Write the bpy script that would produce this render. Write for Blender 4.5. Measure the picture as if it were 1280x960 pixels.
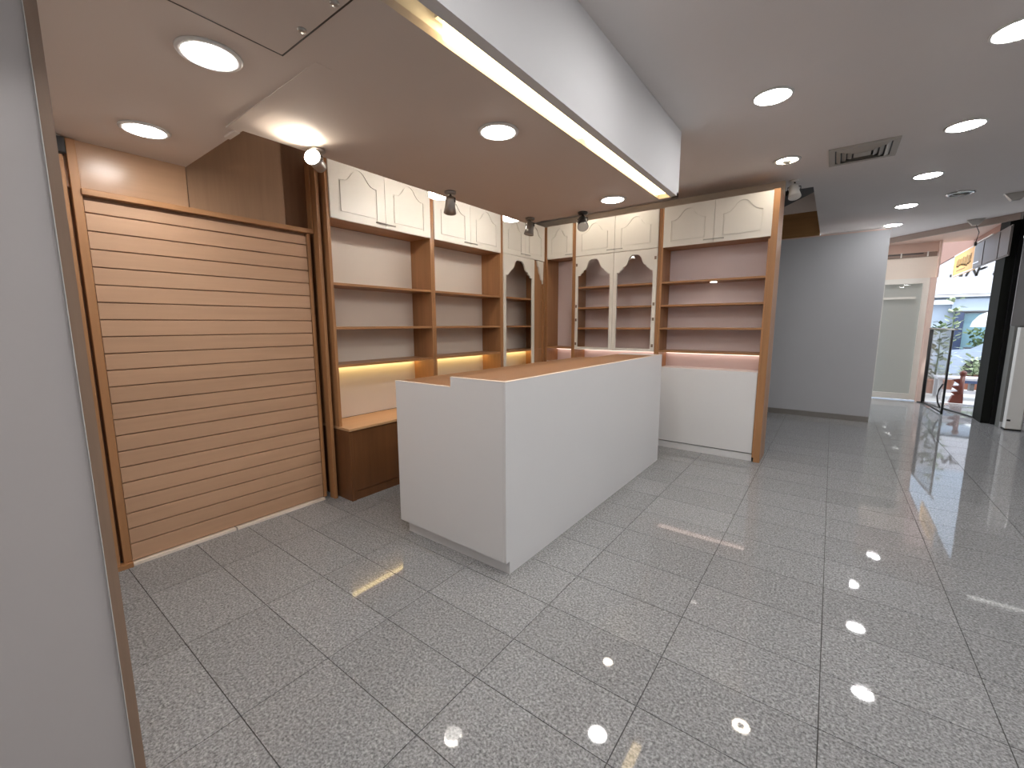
import bpy, bmesh, math, random
from mathutils import Vector, Matrix

for o in list(bpy.data.objects):
    bpy.data.objects.remove(o)
random.seed(7)
C = bpy.context.scene.collection
S = bpy.context.scene

# ---------------------------------------------------------------- camera
cam = bpy.data.cameras.new('camera')
cam.sensor_fit = 'HORIZONTAL'
cam.sensor_width = 36.0
cam.lens = 528.83 / 1280.0 * 36.0
cam.clip_start = 0.02
cam.clip_end = 200
cam_o = bpy.data.objects.new('camera', cam)
C.objects.link(cam_o)
right = Vector((0.799401, 0.600789, -0.003262))
up = Vector((-0.080927, 0.113057, 0.990287))
fwd = Vector((-0.595323, 0.791372, -0.138998))
M = Matrix((right, up, -fwd)).transposed().to_4x4()
M.translation = (0, 0, 1.5)
cam_o.matrix_world = M
S.camera = cam_o

# ---------------------------------------------------------------- sky, exposure
w = bpy.data.worlds.new('sky')
S.world = w
w.use_nodes = True
bg = w.node_tree.nodes['Background']
bg.inputs[0].default_value = (0.86, 0.93, 1.0, 1)
bg.inputs[1].default_value = 1.9
S.view_settings.view_transform = 'Standard'
S.view_settings.look = 'None'
S.view_settings.exposure = 0.76
S.view_settings.gamma = 1.0
S.view_settings.use_curve_mapping = False
LAMP = 32.0        # radiance of the ceiling downlights
COVE = 5.5
STRIP = 16.0

# ---------------------------------------------------------------- helpers: materials
def new_mat(name):
    m = bpy.data.materials.new(name)
    m.use_nodes = True
    return m, m.node_tree.nodes, m.node_tree.links, m.node_tree.nodes['Principled BSDF']

def plain(name, col, rough=0.5, metal=0.0, bump=0.0, bscale=60, var=0.04, spec=0.5):
    m, n, l, p = new_mat(name)
    tc = n.new('ShaderNodeTexCoord')
    nz = n.new('ShaderNodeTexNoise'); nz.inputs['Scale'].default_value = 3.0; nz.inputs['Detail'].default_value = 3
    l.new(tc.outputs['Object'], nz.inputs['Vector'])
    mx = n.new('ShaderNodeMix'); mx.data_type = 'RGBA'
    c2 = tuple(max(0, c * (1 - 2 * var)) for c in col)
    mx.inputs[6].default_value = (*col, 1); mx.inputs[7].default_value = (*c2, 1)
    l.new(nz.outputs['Fac'], mx.inputs[0])
    l.new(mx.outputs[2], p.inputs['Base Color'])
    p.inputs['Roughness'].default_value = rough
    p.inputs['Metallic'].default_value = metal
    p.inputs['Specular IOR Level'].default_value = spec
    if bump > 0:
        n2 = n.new('ShaderNodeTexNoise'); n2.inputs['Scale'].default_value = bscale
        l.new(tc.outputs['Object'], n2.inputs['Vector'])
        b = n.new('ShaderNodeBump'); b.inputs['Strength'].default_value = bump; b.inputs['Distance'].default_value = 0.004
        l.new(n2.outputs['Fac'], b.inputs['Height']); l.new(b.outputs['Normal'], p.inputs['Normal'])
    return m

def wood(name, axis, col, rough=0.38, contrast=0.22, spec=0.4):
    """beech veneer, fine grain running along the given axis"""
    m, n, l, p = new_mat(name)
    tc = n.new('ShaderNodeTexCoord')
    oi = n.new('ShaderNodeObjectInfo')
    ad = n.new('ShaderNodeVectorMath'); ad.operation = 'ADD'
    sc = n.new('ShaderNodeVectorMath'); sc.operation = 'SCALE'; sc.inputs['Scale'].default_value = 13.0
    cb = n.new('ShaderNodeCombineXYZ')
    for i in range(3): l.new(oi.outputs['Random'], cb.inputs[i])
    l.new(cb.outputs[0], sc.inputs[0])
    l.new(tc.outputs['Object'], ad.inputs[0]); l.new(sc.outputs[0], ad.inputs[1])
    mp = n.new('ShaderNodeMapping')
    s = [30.0, 30.0, 30.0]; s['XYZ'.index(axis)] = 1.6
    mp.inputs['Scale'].default_value = s
    l.new(ad.outputs[0], mp.inputs['Vector'])
    nz = n.new('ShaderNodeTexNoise'); nz.inputs['Scale'].default_value = 1.0; nz.inputs['Detail'].default_value = 6; nz.inputs['Roughness'].default_value = 0.6
    l.new(mp.outputs[0], nz.inputs['Vector'])
    mp2 = n.new('ShaderNodeMapping')
    s = [5.0, 5.0, 5.0]; s['XYZ'.index(axis)] = 0.35
    mp2.inputs['Scale'].default_value = s
    l.new(ad.outputs[0], mp2.inputs['Vector'])
    n2 = n.new('ShaderNodeTexNoise'); n2.inputs['Scale'].default_value = 1.0; n2.inputs['Detail'].default_value = 2
    l.new(mp2.outputs[0], n2.inputs['Vector'])
    mm = n.new('ShaderNodeMath'); mm.operation = 'ADD'
    l.new(nz.outputs['Fac'], mm.inputs[0]); l.new(n2.outputs['Fac'], mm.inputs[1])
    cr = n.new('ShaderNodeValToRGB')
    cr.color_ramp.elements[0].position = 0.33; cr.color_ramp.elements[1].position = 0.68
    hi = tuple(min(1, c * (1 + contrast * 0.6)) for c in col); lo = tuple(c * (1 - contrast) for c in col)
    cr.color_ramp.elements[0].color = (*lo, 1); cr.color_ramp.elements[1].color = (*hi, 1)
    hf = n.new('ShaderNodeMath'); hf.operation = 'MULTIPLY'; hf.inputs[1].default_value = 0.5
    l.new(mm.outputs[0], hf.inputs[0]); l.new(hf.outputs[0], cr.inputs[0])
    l.new(cr.outputs[0], p.inputs['Base Color'])
    p.inputs['Roughness'].default_value = rough
    p.inputs['Specular IOR Level'].default_value = spec
    return m

def glow(name, col, strength):
    m, n, l, p = new_mat(name)
    n.remove(p)
    e = n.new('ShaderNodeEmission'); e.inputs[0].default_value = (*col, 1); e.inputs[1].default_value = strength
    l.new(e.outputs[0], n['Material Output'].inputs[0])
    return m

def granite(name):
    m, n, l, p = new_mat(name)
    g = n.new('ShaderNodeNewGeometry'); oi = n.new('ShaderNodeObjectInfo')
    n1 = n.new('ShaderNodeTexNoise'); n1.inputs['Scale'].default_value = 95; n1.inputs['Detail'].default_value = 5; n1.inputs['Roughness'].default_value = 0.75
    v = n.new('ShaderNodeTexVoronoi'); v.inputs['Scale'].default_value = 120
    l.new(g.outputs['Position'], n1.inputs['Vector']); l.new(g.outputs['Position'], v.inputs['Vector'])
    cr = n.new('ShaderNodeValToRGB'); e = cr.color_ramp.elements
    e[0].position = 0.34; e[0].color = (0.115, 0.117, 0.12, 1); e[1].position = 0.66; e[1].color = (0.47, 0.478, 0.49, 1)
    l.new(n1.outputs['Fac'], cr.inputs[0])
    cr2 = n.new('ShaderNodeValToRGB'); e = cr2.color_ramp.elements
    e[0].position = 0.0; e[0].color = (0.55, 0.55, 0.55, 1); e[1].position = 0.9; e[1].color = (1.25, 1.25, 1.25, 1)
    l.new(v.outputs['Color'], cr2.inputs[0])
    mx = n.new('ShaderNodeMix'); mx.data_type = 'RGBA'; mx.blend_type = 'MULTIPLY'; mx.inputs[0].default_value = 0.55
    l.new(cr.outputs[0], mx.inputs[6]); l.new(cr2.outputs[0], mx.inputs[7])
    mr = n.new('ShaderNodeMapRange'); mr.inputs[3].default_value = 0.94; mr.inputs[4].default_value = 1.05
    l.new(oi.outputs['Random'], mr.inputs[0])
    m2 = n.new('ShaderNodeVectorMath'); m2.operation = 'SCALE'
    l.new(mx.outputs[2], m2.inputs[0]); l.new(mr.outputs[0], m2.inputs['Scale'])
    l.new(m2.outputs[0], p.inputs['Base Color'])
    p.inputs['Roughness'].default_value = 0.035
    p.inputs['Specular IOR Level'].default_value = 0.36
    nb = n.new('ShaderNodeTexNoise'); nb.inputs['Scale'].default_value = 5; l.new(g.outputs['Position'], nb.inputs['Vector'])
    b = n.new('ShaderNodeBump'); b.inputs['Strength'].default_value = 0.012; b.inputs['Distance'].default_value = 0.004
    l.new(nb.outputs['Fac'], b.inputs['Height']); l.new(b.outputs['Normal'], p.inputs['Normal'])
    return m

def glass(name, tint=(1, 1, 1), ior=1.45, rough=0.0):
    m, n, l, p = new_mat(name)
    n.remove(p)
    t = n.new('ShaderNodeBsdfTransparent'); t.inputs[0].default_value = (*tint, 1)
    g = n.new('ShaderNodeBsdfGlossy'); g.inputs['Roughness'].default_value = rough
    f = n.new('ShaderNodeLayerWeight'); f.inputs[0].default_value = 0.5
    pw = n.new('ShaderNodeMath'); pw.operation = 'POWER'; pw.inputs[1].default_value = 5.0
    ma = n.new('ShaderNodeMath'); ma.operation = 'MULTIPLY_ADD'; ma.inputs[1].default_value = 0.92; ma.inputs[2].default_value = 0.035
    l.new(f.outputs['Facing'], pw.inputs[0]); l.new(pw.outputs[0], ma.inputs[0])
    mx = n.new('ShaderNodeMixShader')
    l.new(ma.outputs[0], mx.inputs[0]); l.new(t.outputs[0], mx.inputs[1]); l.new(g.outputs[0], mx.inputs[2])
    l.new(mx.outputs[0], n['Material Output'].inputs[0])
    return m

BEECH = (0.42, 0.212, 0.094)
WX, WY, WZ = (wood('beech_grain_%s' % a.lower(), a, BEECH) for a in 'XYZ')
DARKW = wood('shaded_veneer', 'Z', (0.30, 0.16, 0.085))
BASEW = wood('base_brown', 'Z', (0.175, 0.075, 0.030))
SLAT = wood('slat_beech', 'Y', (0.52, 0.325, 0.205), rough=0.5, contrast=0.10)
PANELW = wood('panel_beech', 'Y', (0.45, 0.27, 0.16), rough=0.28, contrast=0.10)
PANELV = wood('panel_beech_upright', 'Z', (0.33, 0.20, 0.12), rough=0.33, contrast=0.16)
WHITE = plain('white_laminate', (0.78, 0.78, 0.785), 0.35, var=0.01)
DOORW = plain('ivory_lacquer', (0.84, 0.81, 0.74), 0.4, var=0.015)
CREAM = plain('cream_back_board', (0.82, 0.745, 0.665), 0.5, var=0.02)
PINKB = plain('rose_back_board', (0.80, 0.68, 0.675), 0.5, var=0.02)
PAINT = plain('ceiling_paint', (0.64, 0.555, 0.49), 0.8, var=0.015, bump=0.04, bscale=120)
PAINT_HI = plain('hall_ceiling_paint', (0.78, 0.735, 0.715), 0.8, var=0.015)
BEAMP = plain('bulkhead_paint', (0.66, 0.65, 0.65), 0.75, var=0.01)
GREYW = plain('grey_wall_paint', (0.56, 0.565, 0.585), 0.55, var=0.02)
PART = plain('partition_paint', (0.50, 0.465, 0.455), 0.6, var=0.02)
DGREY = plain('dark_wall_paint', (0.10, 0.098, 0.10), 0.4)
BLACK = plain('black_cladding', (0.010, 0.010, 0.010), 0.5, spec=0.2)
DGREEN = plain('dark_green_cladding', (0.012, 0.013, 0.011), 0.7, spec=0.1)
GROUT = plain('dark_grout', (0.06, 0.058, 0.055), 0.8)
GRAN = granite('polished_granite')
STEEL = plain('brushed_steel', (0.45, 0.43, 0.40), 0.35, metal=0.9)
CHROME = plain('chrome', (0.75, 0.75, 0.75), 0.15, metal=1.0)
DARKM = plain('dark_metal', (0.06, 0.055, 0.05), 0.35, metal=0.6)
PLASTW = plain('white_plastic', (0.75, 0.74, 0.71), 0.4)
PLASTB = plain('black_plastic', (0.012, 0.011, 0.011), 0.45)
BRASSY = plain('hinge_steel', (0.25, 0.18, 0.13), 0.35, metal=0.8)
PINKW = plain('salmon_wall_paint', (0.80, 0.60, 0.51), 0.7)
CREAMW = plain('cream_board_paint', (0.86, 0.76, 0.66), 0.6)
BROWNC = plain('brown_shutter_paint', (0.27, 0.19, 0.15), 0.5)
FRAMEW = plain('white_window_frame', (0.84, 0.82, 0.76), 0.4)
GLASS = glass('clear_glass')
BLIND, _n, _l, _p = new_mat('frosted_blind')
_t = _n.new('ShaderNodeBsdfTranslucent'); _t.inputs[0].default_value = (0.56, 0.56, 0.52, 1)
_d = _n.new('ShaderNodeBsdfDiffuse'); _d.inputs[0].default_value = (0.68, 0.68, 0.65, 1)
_m = _n.new('ShaderNodeMixShader'); _m.inputs[0].default_value = 0.45
_l.new(_d.outputs[0], _m.inputs[1]); _l.new(_t.outputs[0], _m.inputs[2]); _l.new(_m.outputs[0], _n['Material Output'].inputs[0])
ORANGE = plain('orange_sign_film', (0.90, 0.46, 0.10), 0.5)
OLIVE = plain('brown_sign_print', (0.35, 0.20, 0.04), 0.6)
SIGNG = plain('grey_sign_back', (0.12, 0.098, 0.088), 0.4)
ASPH = plain('grey_asphalt', (0.30, 0.31, 0.33), 0.9)
PAVE = plain('pale_pavement', (0.55, 0.55, 0.55), 0.8)
FACADE = plain('pale_blue_facade', (0.45, 0.53, 0.64), 0.7)
FASCIA = plain('white_fascia', (0.55, 0.55, 0.60), 0.6)
SHOPG = plain('blue_shop_glass', (0.25, 0.42, 0.50), 0.2)
NAVY = plain('navy_paint', (0.05, 0.07, 0.14), 0.4)
LEAF = plain('leaf_green', (0.10, 0.16, 0.07), 0.6, var=0.2)
LEAFP = plain('pale_leaf_green', (0.42, 0.50, 0.32), 0.6, var=0.15)
TERRA = plain('terracotta', (0.40, 0.16, 0.10), 0.7)
REDW = wood('red_brown_wood', 'Z', (0.13, 0.035, 0.025))
CARP = plain('silver_blue_car_paint', (0.34, 0.40, 0.50), 0.25)
TYRE = plain('tyre_rubber', (0.02, 0.02, 0.02), 0.8)
CANVAS = plain('white_canvas', (0.82, 0.83, 0.80), 0.8)
DARKGLASS = plain('dark_car_glass', (0.03, 0.04, 0.05), 0.1)
L_LOW = glow('lamp_white_low', (1.0, 0.97, 0.935), LAMP * 1.75)
L_HIGH = glow('lamp_white_high', (0.99, 0.98, 0.98), LAMP * 1.3)
L_WARM = glow('lamp_warm', (1.0, 0.88, 0.72), LAMP * 1.4)
L_WASH = glow('lamp_wall_wash', (1.0, 0.94, 0.86), LAMP * 1.9)
L_DIM = glow('lamp_dim', (1.0, 0.95, 0.88), 7.0)
L_COVE = glow('cove_tube', (1.0, 0.74, 0.38), COVE)
L_GOLD = glow('led_gold', (1.0, 0.73, 0.30), STRIP * 0.26)
L_ROSE = glow('led_rose', (1.0, 0.74, 0.62), STRIP * 0.10)
L_SPOT = glow('spot_lamp', (1.0, 0.90, 0.76), 40)

# ---------------------------------------------------------------- helpers: objects
ORG = {}
def world_origin(p):
    return ORG.get(p.name, Vector((0, 0, 0))) if p else Vector((0, 0, 0))

def link(name, me, m, parent=None, loc=(0, 0, 0), kind=None):
    """loc is in the coordinates of the thing's own frame (world for unrotated things)"""
    o = bpy.data.objects.new(name, me)
    C.objects.link(o)
    if m: me.materials.append(m) if not len(me.materials) else None
    o.location = Vector(loc)
    if parent is not None:
        o.parent = parent
        o.location = Vector(loc) - world_origin(parent)
    ORG[o.name] = Vector(loc)
    if kind: o['kind'] = kind
    return o

def empty(name, loc, label=None, cat=None, group=None, rotz=0.0, kind=None):
    o = bpy.data.objects.new(name, None)
    o.empty_display_size = 0.1
    C.objects.link(o)
    o.location = loc
    o.rotation_euler = (0, 0, rotz)
    ORG[o.name] = Vector((0, 0, 0)) if rotz else Vector(loc)
    if rotz: o['_local'] = True
    if label: o['label'] = label
    if cat: o['category'] = cat
    if group: o['group'] = group
    if kind: o['kind'] = kind
    return o

def tag(o, label, cat, group=None):
    o['label'] = label; o['category'] = cat
    if group: o['group'] = group
    return o

def box(name, x, y, z, m, parent=None, bev=0.0, kind=None):
    x0, x1 = sorted(x); y0, y1 = sorted(y); z0, z1 = sorted(z)
    c = Vector(((x0 + x1) / 2, (y0 + y1) / 2, (z0 + z1) / 2))
    bm = bmesh.new()
    bmesh.ops.create_cube(bm, size=1)
    for v in bm.verts:
        v.co = Vector((v.co.x * (x1 - x0), v.co.y * (y1 - y0), v.co.z * (z1 - z0)))
    if bev > 0:
        bmesh.ops.bevel(bm, geom=list(bm.edges), offset=bev, segments=1, affect='EDGES')
    me = bpy.data.meshes.new(name); bm.to_mesh(me); bm.free()
    return link(name, me, m, parent, c, kind)

def poly(name, pts, a0, a1, plane, m, parent=None, kind=None, hole=None):
    """outline extruded between a0 and a1. plane 'XY' (along Z), 'XZ' (along Y), 'YZ' (along X)."""
    def P3(u, v, t):
        return {'XY': (u, v, t), 'XZ': (u, t, v), 'YZ': (t, u, v)}[plane]
    loops = [pts] + ([hole] if hole else [])
    us = [p[0] for p in pts]; vs = [p[1] for p in pts]
    c = Vector(P3((min(us) + max(us)) / 2, (min(vs) + max(vs)) / 2, (a0 + a1) / 2))
    bm = bmesh.new()
    es = []
    for lp in loops:
        vv = [bm.verts.new(Vector(P3(u, v, a0)) - c) for u, v in lp]
        es += [bm.edges.new((vv[i], vv[(i + 1) % len(vv)])) for i in range(len(vv))]
    if hole:
        bmesh.ops.triangle_fill(bm, edges=es, use_beauty=True)
    else:
        bmesh.ops.contextual_create(bm, geom=es)
        bmesh.ops.triangulate(bm, faces=[f for f in bm.faces if len(f.verts) > 4])
    r = bmesh.ops.extrude_face_region(bm, geom=list(bm.faces))
    d = Vector(P3(0, 0, a1 - a0))
    for e in r['geom']:
        if isinstance(e, bmesh.types.BMVert): e.co += d
    bmesh.ops.recalc_face_normals(bm, faces=list(bm.faces))
    me = bpy.data.meshes.new(name); bm.to_mesh(me); bm.free()
    return link(name, me, m, parent, c, kind)

def tube(name, pts, r, m, parent=None, seg=10, caps=True, kind=None, loc=None):
    """a round bar of radius r (or one radius per point) through the points"""
    pts = [Vector(p) for p in pts]
    c = Vector(loc) if loc is not None else sum(pts, Vector()) / len(pts)
    rs = r if isinstance(r, (list, tuple)) else [r] * len(pts)
    bm = bmesh.new(); rings = []
    for i, p in enumerate(pts):
        a = pts[max(i - 1, 0)]; b = pts[min(i + 1, len(pts) - 1)]
        t = (b - a).normalized()
        u = t.orthogonal().normalized() if abs(t.z) > 0.99 else t.cross(Vector((0, 0, 1))).normalized()
        v = t.cross(u)
        rings.append([bm.verts.new(p - c + rs[i] * (u * math.cos(2 * math.pi * k / seg) + v * math.sin(2 * math.pi * k / seg))) for k in range(seg)])
    for A, B in zip(rings, rings[1:]):
        for k in range(seg):
            f = bm.faces.new((A[k], A[(k + 1) % seg], B[(k + 1) % seg], B[k])); f.smooth = True
    if caps:
        bm.faces.new(rings[0]); bm.faces.new(rings[-1])
    bmesh.ops.recalc_face_normals(bm, faces=list(bm.faces))
    me = bpy.data.meshes.new(name); bm.to_mesh(me); bm.free()
    return link(name, me, m, parent, c, kind)

def lathe_mesh(name, prof, seg=40):
    bm = bmesh.new(); rings = []
    for r, z in prof:
        rings.append([bm.verts.new((r * math.cos(2 * math.pi * k / seg), r * math.sin(2 * math.pi * k / seg), z)) for k in range(seg)] if r > 1e-6 else [bm.verts.new((0, 0, z))])
    for A, B in zip(rings, rings[1:]):
        for k in range(seg):
            if len(A) == 1 and len(B) == 1: continue
            if len(A) == 1: f = bm.faces.new((A[0], B[k], B[(k + 1) % seg]))
            elif len(B) == 1: f = bm.faces.new((A[k], A[(k + 1) % seg], B[0]))
            else: f = bm.faces.new((A[k], A[(k + 1) % seg], B[(k + 1) % seg], B[k]))
            f.smooth = True
    bmesh.ops.recalc_face_normals(bm, faces=list(bm.faces))
    me = bpy.data.meshes.new(name); bm.to_mesh(me); bm.free()
    return me

def lathe(name, prof, m, parent=None, loc=(0, 0, 0), seg=40, rot=None):
    o = link(name, lathe_mesh(name, prof, seg), m, parent, loc)
    if rot is not None: o.rotation_euler = rot
    return o

def boxes_mesh(name, lst, m, parent=None, kind='stuff'):
    bm = bmesh.new()
    for (x0, x1, y0, y1, z0, z1) in lst:
        r = bmesh.ops.create_cube(bm, size=1)
        for v in r['verts']:
            v.co = Vector(((x0 + x1) / 2 + v.co.x * (x1 - x0), (y0 + y1) / 2 + v.co.y * (y1 - y0), (z0 + z1) / 2 + v.co.z * (z1 - z0)))
    me = bpy.data.meshes.new(name); bm.to_mesh(me); bm.free()
    return link(name, me, m, parent, (0, 0, 0), kind)

def copy_tree(o, parent=None):
    c = o.copy(); C.objects.link(c)
    if parent is not None:
        c.parent = parent
        c.matrix_parent_inverse = o.matrix_parent_inverse.copy()
    for ch in list(o.children): copy_tree(ch, c)
    return c

# ---------------------------------------------------------------- setting: floor
floor = box('floor', (-3.75, 4.7), (-3.2, 11.3), (-0.12, -0.004), GROUT, kind='structure')
ORG[floor.name] = floor.location.copy()
xs = [-3.75, -3.56, -2.95, -2.337, -1.714, -1.107, -0.502, 0.077, 0.627, 1.20, 1.78, 2.36, 2.95, 3.54, 4.12, 4.7]
ys = [0.521, 0.879, 1.203, 1.48, 1.793, 2.123, 2.489, 2.864, 3.237]
while ys[0] > -3.0: ys.insert(0, ys[0] - 0.34)
while ys[-1] < 11.2: ys.append(ys[-1] + 0.365)
def tile_mesh():
    bm = bmesh.new()
    r = bmesh.ops.create_cube(bm, size=1)
    me = bpy.data.meshes.new('tile'); bm.to_mesh(me); bm.free()
    me.materials.append(GRAN)
    return me
tm = tile_mesh()
rest = []
def in_view(x, y):
    d = Vector((x, y, -1.5)); f = d.dot(fwd)
    if f < 0.1: return False
    px = 640 + 528.83 * d.dot(right) / f; py = 480 - 528.83 * d.dot(up) / f
    return -60 < px < 1340 and py < 1040
G = 0.0018
for a, b in zip(xs, xs[1:]):
    for c, d in zip(ys, ys[1:]):
        near = any(in_view(x, y) for x in (a, b) for y in (c, d)) and d < 6.2 and b < 2.4
        if near:
            t = bpy.data.objects.new('tile', tm); C.objects.link(t)
            t.parent = floor
            t.scale = (b - a - 2 * G, d - c - 2 * G, 0.014)
            t.location = Vector(((a + b) / 2, (c + d) / 2, -0.007)) - floor.location
        else:
            rest.append((a + G, b - G, c + G, d - G, -0.014, 0.0))
r_ = boxes_mesh('tile_field', rest, GRAN); r_.parent = floor; r_.location = -floor.location

# ---------------------------------------------------------------- setting: walls and ceilings
ZL, ZH = 2.52, 3.015
wall_l = box('wall_left', (-3.9, -3.72), (-3.2, 8.6), (0, 3.6), DGREY, kind='structure')
box('wall_back', (-3.9, 4.9), (-3.4, -3.2), (0, 3.6), PART, kind='structure')
box('wall_right', (4.7, 4.9), (-3.2, 9.05), (0, 3.6), WHITE, kind='structure')
part = box('wall_partition', (-1.78, -1.65), (-3.2, 0.203), (0, ZL), PART, kind='structure')
trim = box('trim_1', (-1.79, -1.64), (0.2045, 0.229), (0, ZL), wood('dull_edge_timber', 'Z', (0.27, 0.18, 0.125)), kind='structure')
bead = box('edge_bead', (-1.652, -1.637), (0.2032, 0.2045), (0, ZL), PLASTW, trim)
box('wall_return', (-3.72, -1.79), (0.10, 0.20), (0, ZL), PART, kind='structure')

ceil = empty('ceiling', (0, 0, 0), kind='structure')
SX0, SX1, BX = -1.230, -1.138, -1.088            # cove slot and bulkhead face
SY0, SY1, BY = -0.4, 3.655, 3.70
poly('low_panel', [(-3.72, -3.2), (SX0, -3.2), (SX0, BY), (-2.58, BY), (-2.58, 1.06), (-3.72, 1.06)], ZL, ZL + 0.03, 'XY', PAINT, ceil)
box('low_panel', (SX0, BX), (-3.2, SY0), (ZL, ZL + 0.03), PAINT, ceil)
box('low_panel', (SX0, BX), (SY1, BY), (ZL, ZL + 0.03), PAINT, ceil)
box('cove_wall', (SX0 - 0.06, SX0 - 0.04), (SY0, SY1), (ZL + 0.03, ZL + 0.17), BEAMP, ceil)
box('cove_top', (SX0 - 0.06, SX1), (SY0, SY1), (ZL + 0.15, ZL + 0.17), BEAMP, ceil)
beam = box('trim_2', (SX1, BX), (-3.2, BY), (ZL, ZH), BEAMP, kind='structure')
box('end_wall', (-2.6, SX1), (BY - 0.04, BY), (ZL + 0.03, ZH), PAINT, ceil)
box('side_wall', (-2.6, -2.58), (1.06, BY), (ZL + 0.03, ZH), PAINT, ceil)
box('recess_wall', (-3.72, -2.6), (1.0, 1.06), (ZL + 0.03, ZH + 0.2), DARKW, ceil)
strip = poly('joint_strip', [(-2.585, ZL - 0.0005), (-2.585, ZL - 0.009), (-1.70, ZL - 0.001), (-1.70, ZL - 0.0005)], 0.99, 1.058, 'XZ', PAINT, ceil)
box('joint_strip', (-2.72, -2.59), (1.03, 1.058), (ZL - 0.012, ZL - 0.0005), PAINT, ceil)
poly('high_panel', [(BX, -3.2), (4.7, -3.2), (4.7, 6.37), (0.20, 10.86), (-0.30, 10.86), (-0.30, 6.02), (BX, 6.02)], ZH, ZH + 0.05, 'XY', PAINT_HI, ceil)
box('high_panel', (-3.72, BX), (BY, 6.02), (ZH, ZH + 0.05), PAINT_HI, ceil)
box('high_panel', (-3.72, -2.6), (1.06, BY), (ZH, ZH + 0.05), PAINT_HI, ceil)
# opening in the ceiling behind the shelving, with a dark beam and a lower timber wall behind
box('void_ceiling', (-3.72, -0.30), (6.02, 11.0), (3.37, 3.42), PAINT, ceil)
box('void_edge', (-0.30, -0.27), (6.02, 10.86), (ZH + 0.05, 3.55), PAINT_HI, ceil)
box('void_front', (-3.72, -0.30), (5.98, 6.02), (ZH + 0.05, 3.55), PLASTB, ceil)
poly('void_beam', [(-0.302, 6.025), (-0.41, 6.03), (-1.30, 7.50), (-1.30, 7.92), (-0.302, 6.317)], 3.03, 3.15, 'XY', PLASTB, ceil)
box('wall_far_hall', (-0.29, 0.55), (9.2, 9.3), (2.0, ZH), PAINT_HI, kind='structure').name = 'wall_rear'
box('wall_far', (-3.72, -0.30), (9.0, 9.1), (0, 3.5), wood('tan_timber', 'X', (0.42, 0.22, 0.08)), kind='structure')

box('wall_behind_shelving', (-3.72, -0.53), (5.58, 5.66), (0, ZH), plain('tan_wall_paint', (0.62, 0.52, 0.41), 0.7), kind='structure').name = 'wall_middle'
grey = empty('wall_front', (-0.6, 8.3, 0), kind='structure')
box('wall_board', (-3.72, 0.553), (8.3, 8.40), (0.09, 2.835), GREYW, grey)
box('base_strip', (-3.72, 0.548), (8.315, 8.40), (0.0, 0.085), STEEL, grey)
box('top_cap', (-3.72, 0.556), (8.295, 8.405), (2.835, 2.85), PINKW, grey)

# shopfront end of the hall
ed0, ed1 = Vector((0.20, 10.86)), Vector((1.95, 9.115))
dd = (ed1 - ed0).normalized(); nn = Vector((-dd.y, dd.x))
poly('trim_3', [tuple(ed0), tuple(ed1), tuple(ed1 + nn * 0.05), tuple(ed0 + nn * 0.05)], 2.925, ZH + 0.05, 'XY', BROWNC, kind='structure')
soff = poly('soffit', [(-0.3, 11.5), (0.2, 10.91), (1.95, 9.17), (1.95, 11.5)], 3.0, 3.05, 'XY', PINKW, ceil)
front = empty('wall_shopfront', (1.0, 11.25, 0), kind='structure')
box('upper_wall', (0.0, 1.46), (11.27, 11.40), (2.80, 3.0), PINKW, front)
box('cream_board', (0.3, 1.455), (11.22, 11.30), (2.345, 2.735), CREAMW, front)
box('jamb', (1.395, 1.465), (11.10, 11.30), (0.0, 2.345), PINKW, front)
box('jamb', (1.455, 1.48), (11.10, 11.32), (2.345, 3.0), PINKW, front)
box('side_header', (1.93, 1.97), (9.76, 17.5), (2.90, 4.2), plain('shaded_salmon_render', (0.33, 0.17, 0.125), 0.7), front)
shutter = empty('shutter_box', (0.95, 11.24, 2.74), 'brown roller shutter box above the cream board over the white framed window', 'shutter box')
box('casing', (0.3, 1.44), (11.20, 11.27), (2.738, 2.82), BROWNC, shutter)
box('slot', (0.45, 1.25), (11.195, 11.2), (2.79, 2.808), PLASTB, shutter)
for x in (0.93, 1.30):
    box('bracket', (x, x + 0.02), (11.185, 11.2), (2.74, 2.83), FRAMEW, shutter)

win = empty('window_1', (1.05, 11.25, 0), kind='structure')
for x0, x1 in ((0.70, 0.755), (1.30, 1.385)):
    box('window_frame', (x0, x1), (11.21, 11.27), (0.02, 2.345), FRAMEW, win)
box('window_frame', (0.755, 1.30), (11.21, 11.27), (2.25, 2.345), FRAMEW, win)
box('window_frame', (0.755, 1.30), (11.21, 11.27), (0.02, 0.13), FRAMEW, win)
box('window_frame', (0.69, 1.22), (11.215, 11.26), (1.965, 2.005), FRAMEW, win)
box('pane', (0.755, 1.30), (11.236, 11.242), (0.13, 1.965), GLASS, win)
box('pane', (0.755, 1.30), (11.236, 11.242), (2.005, 2.25), GLASS, win)
box('blind', (0.735, 1.32), (11.30, 11.31), (0.03, 2.34), BLIND, win)
box('wall_infill', (0.0, 0.70), (11.22, 11.30), (0.0, 2.345), PINKW, front)

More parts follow.
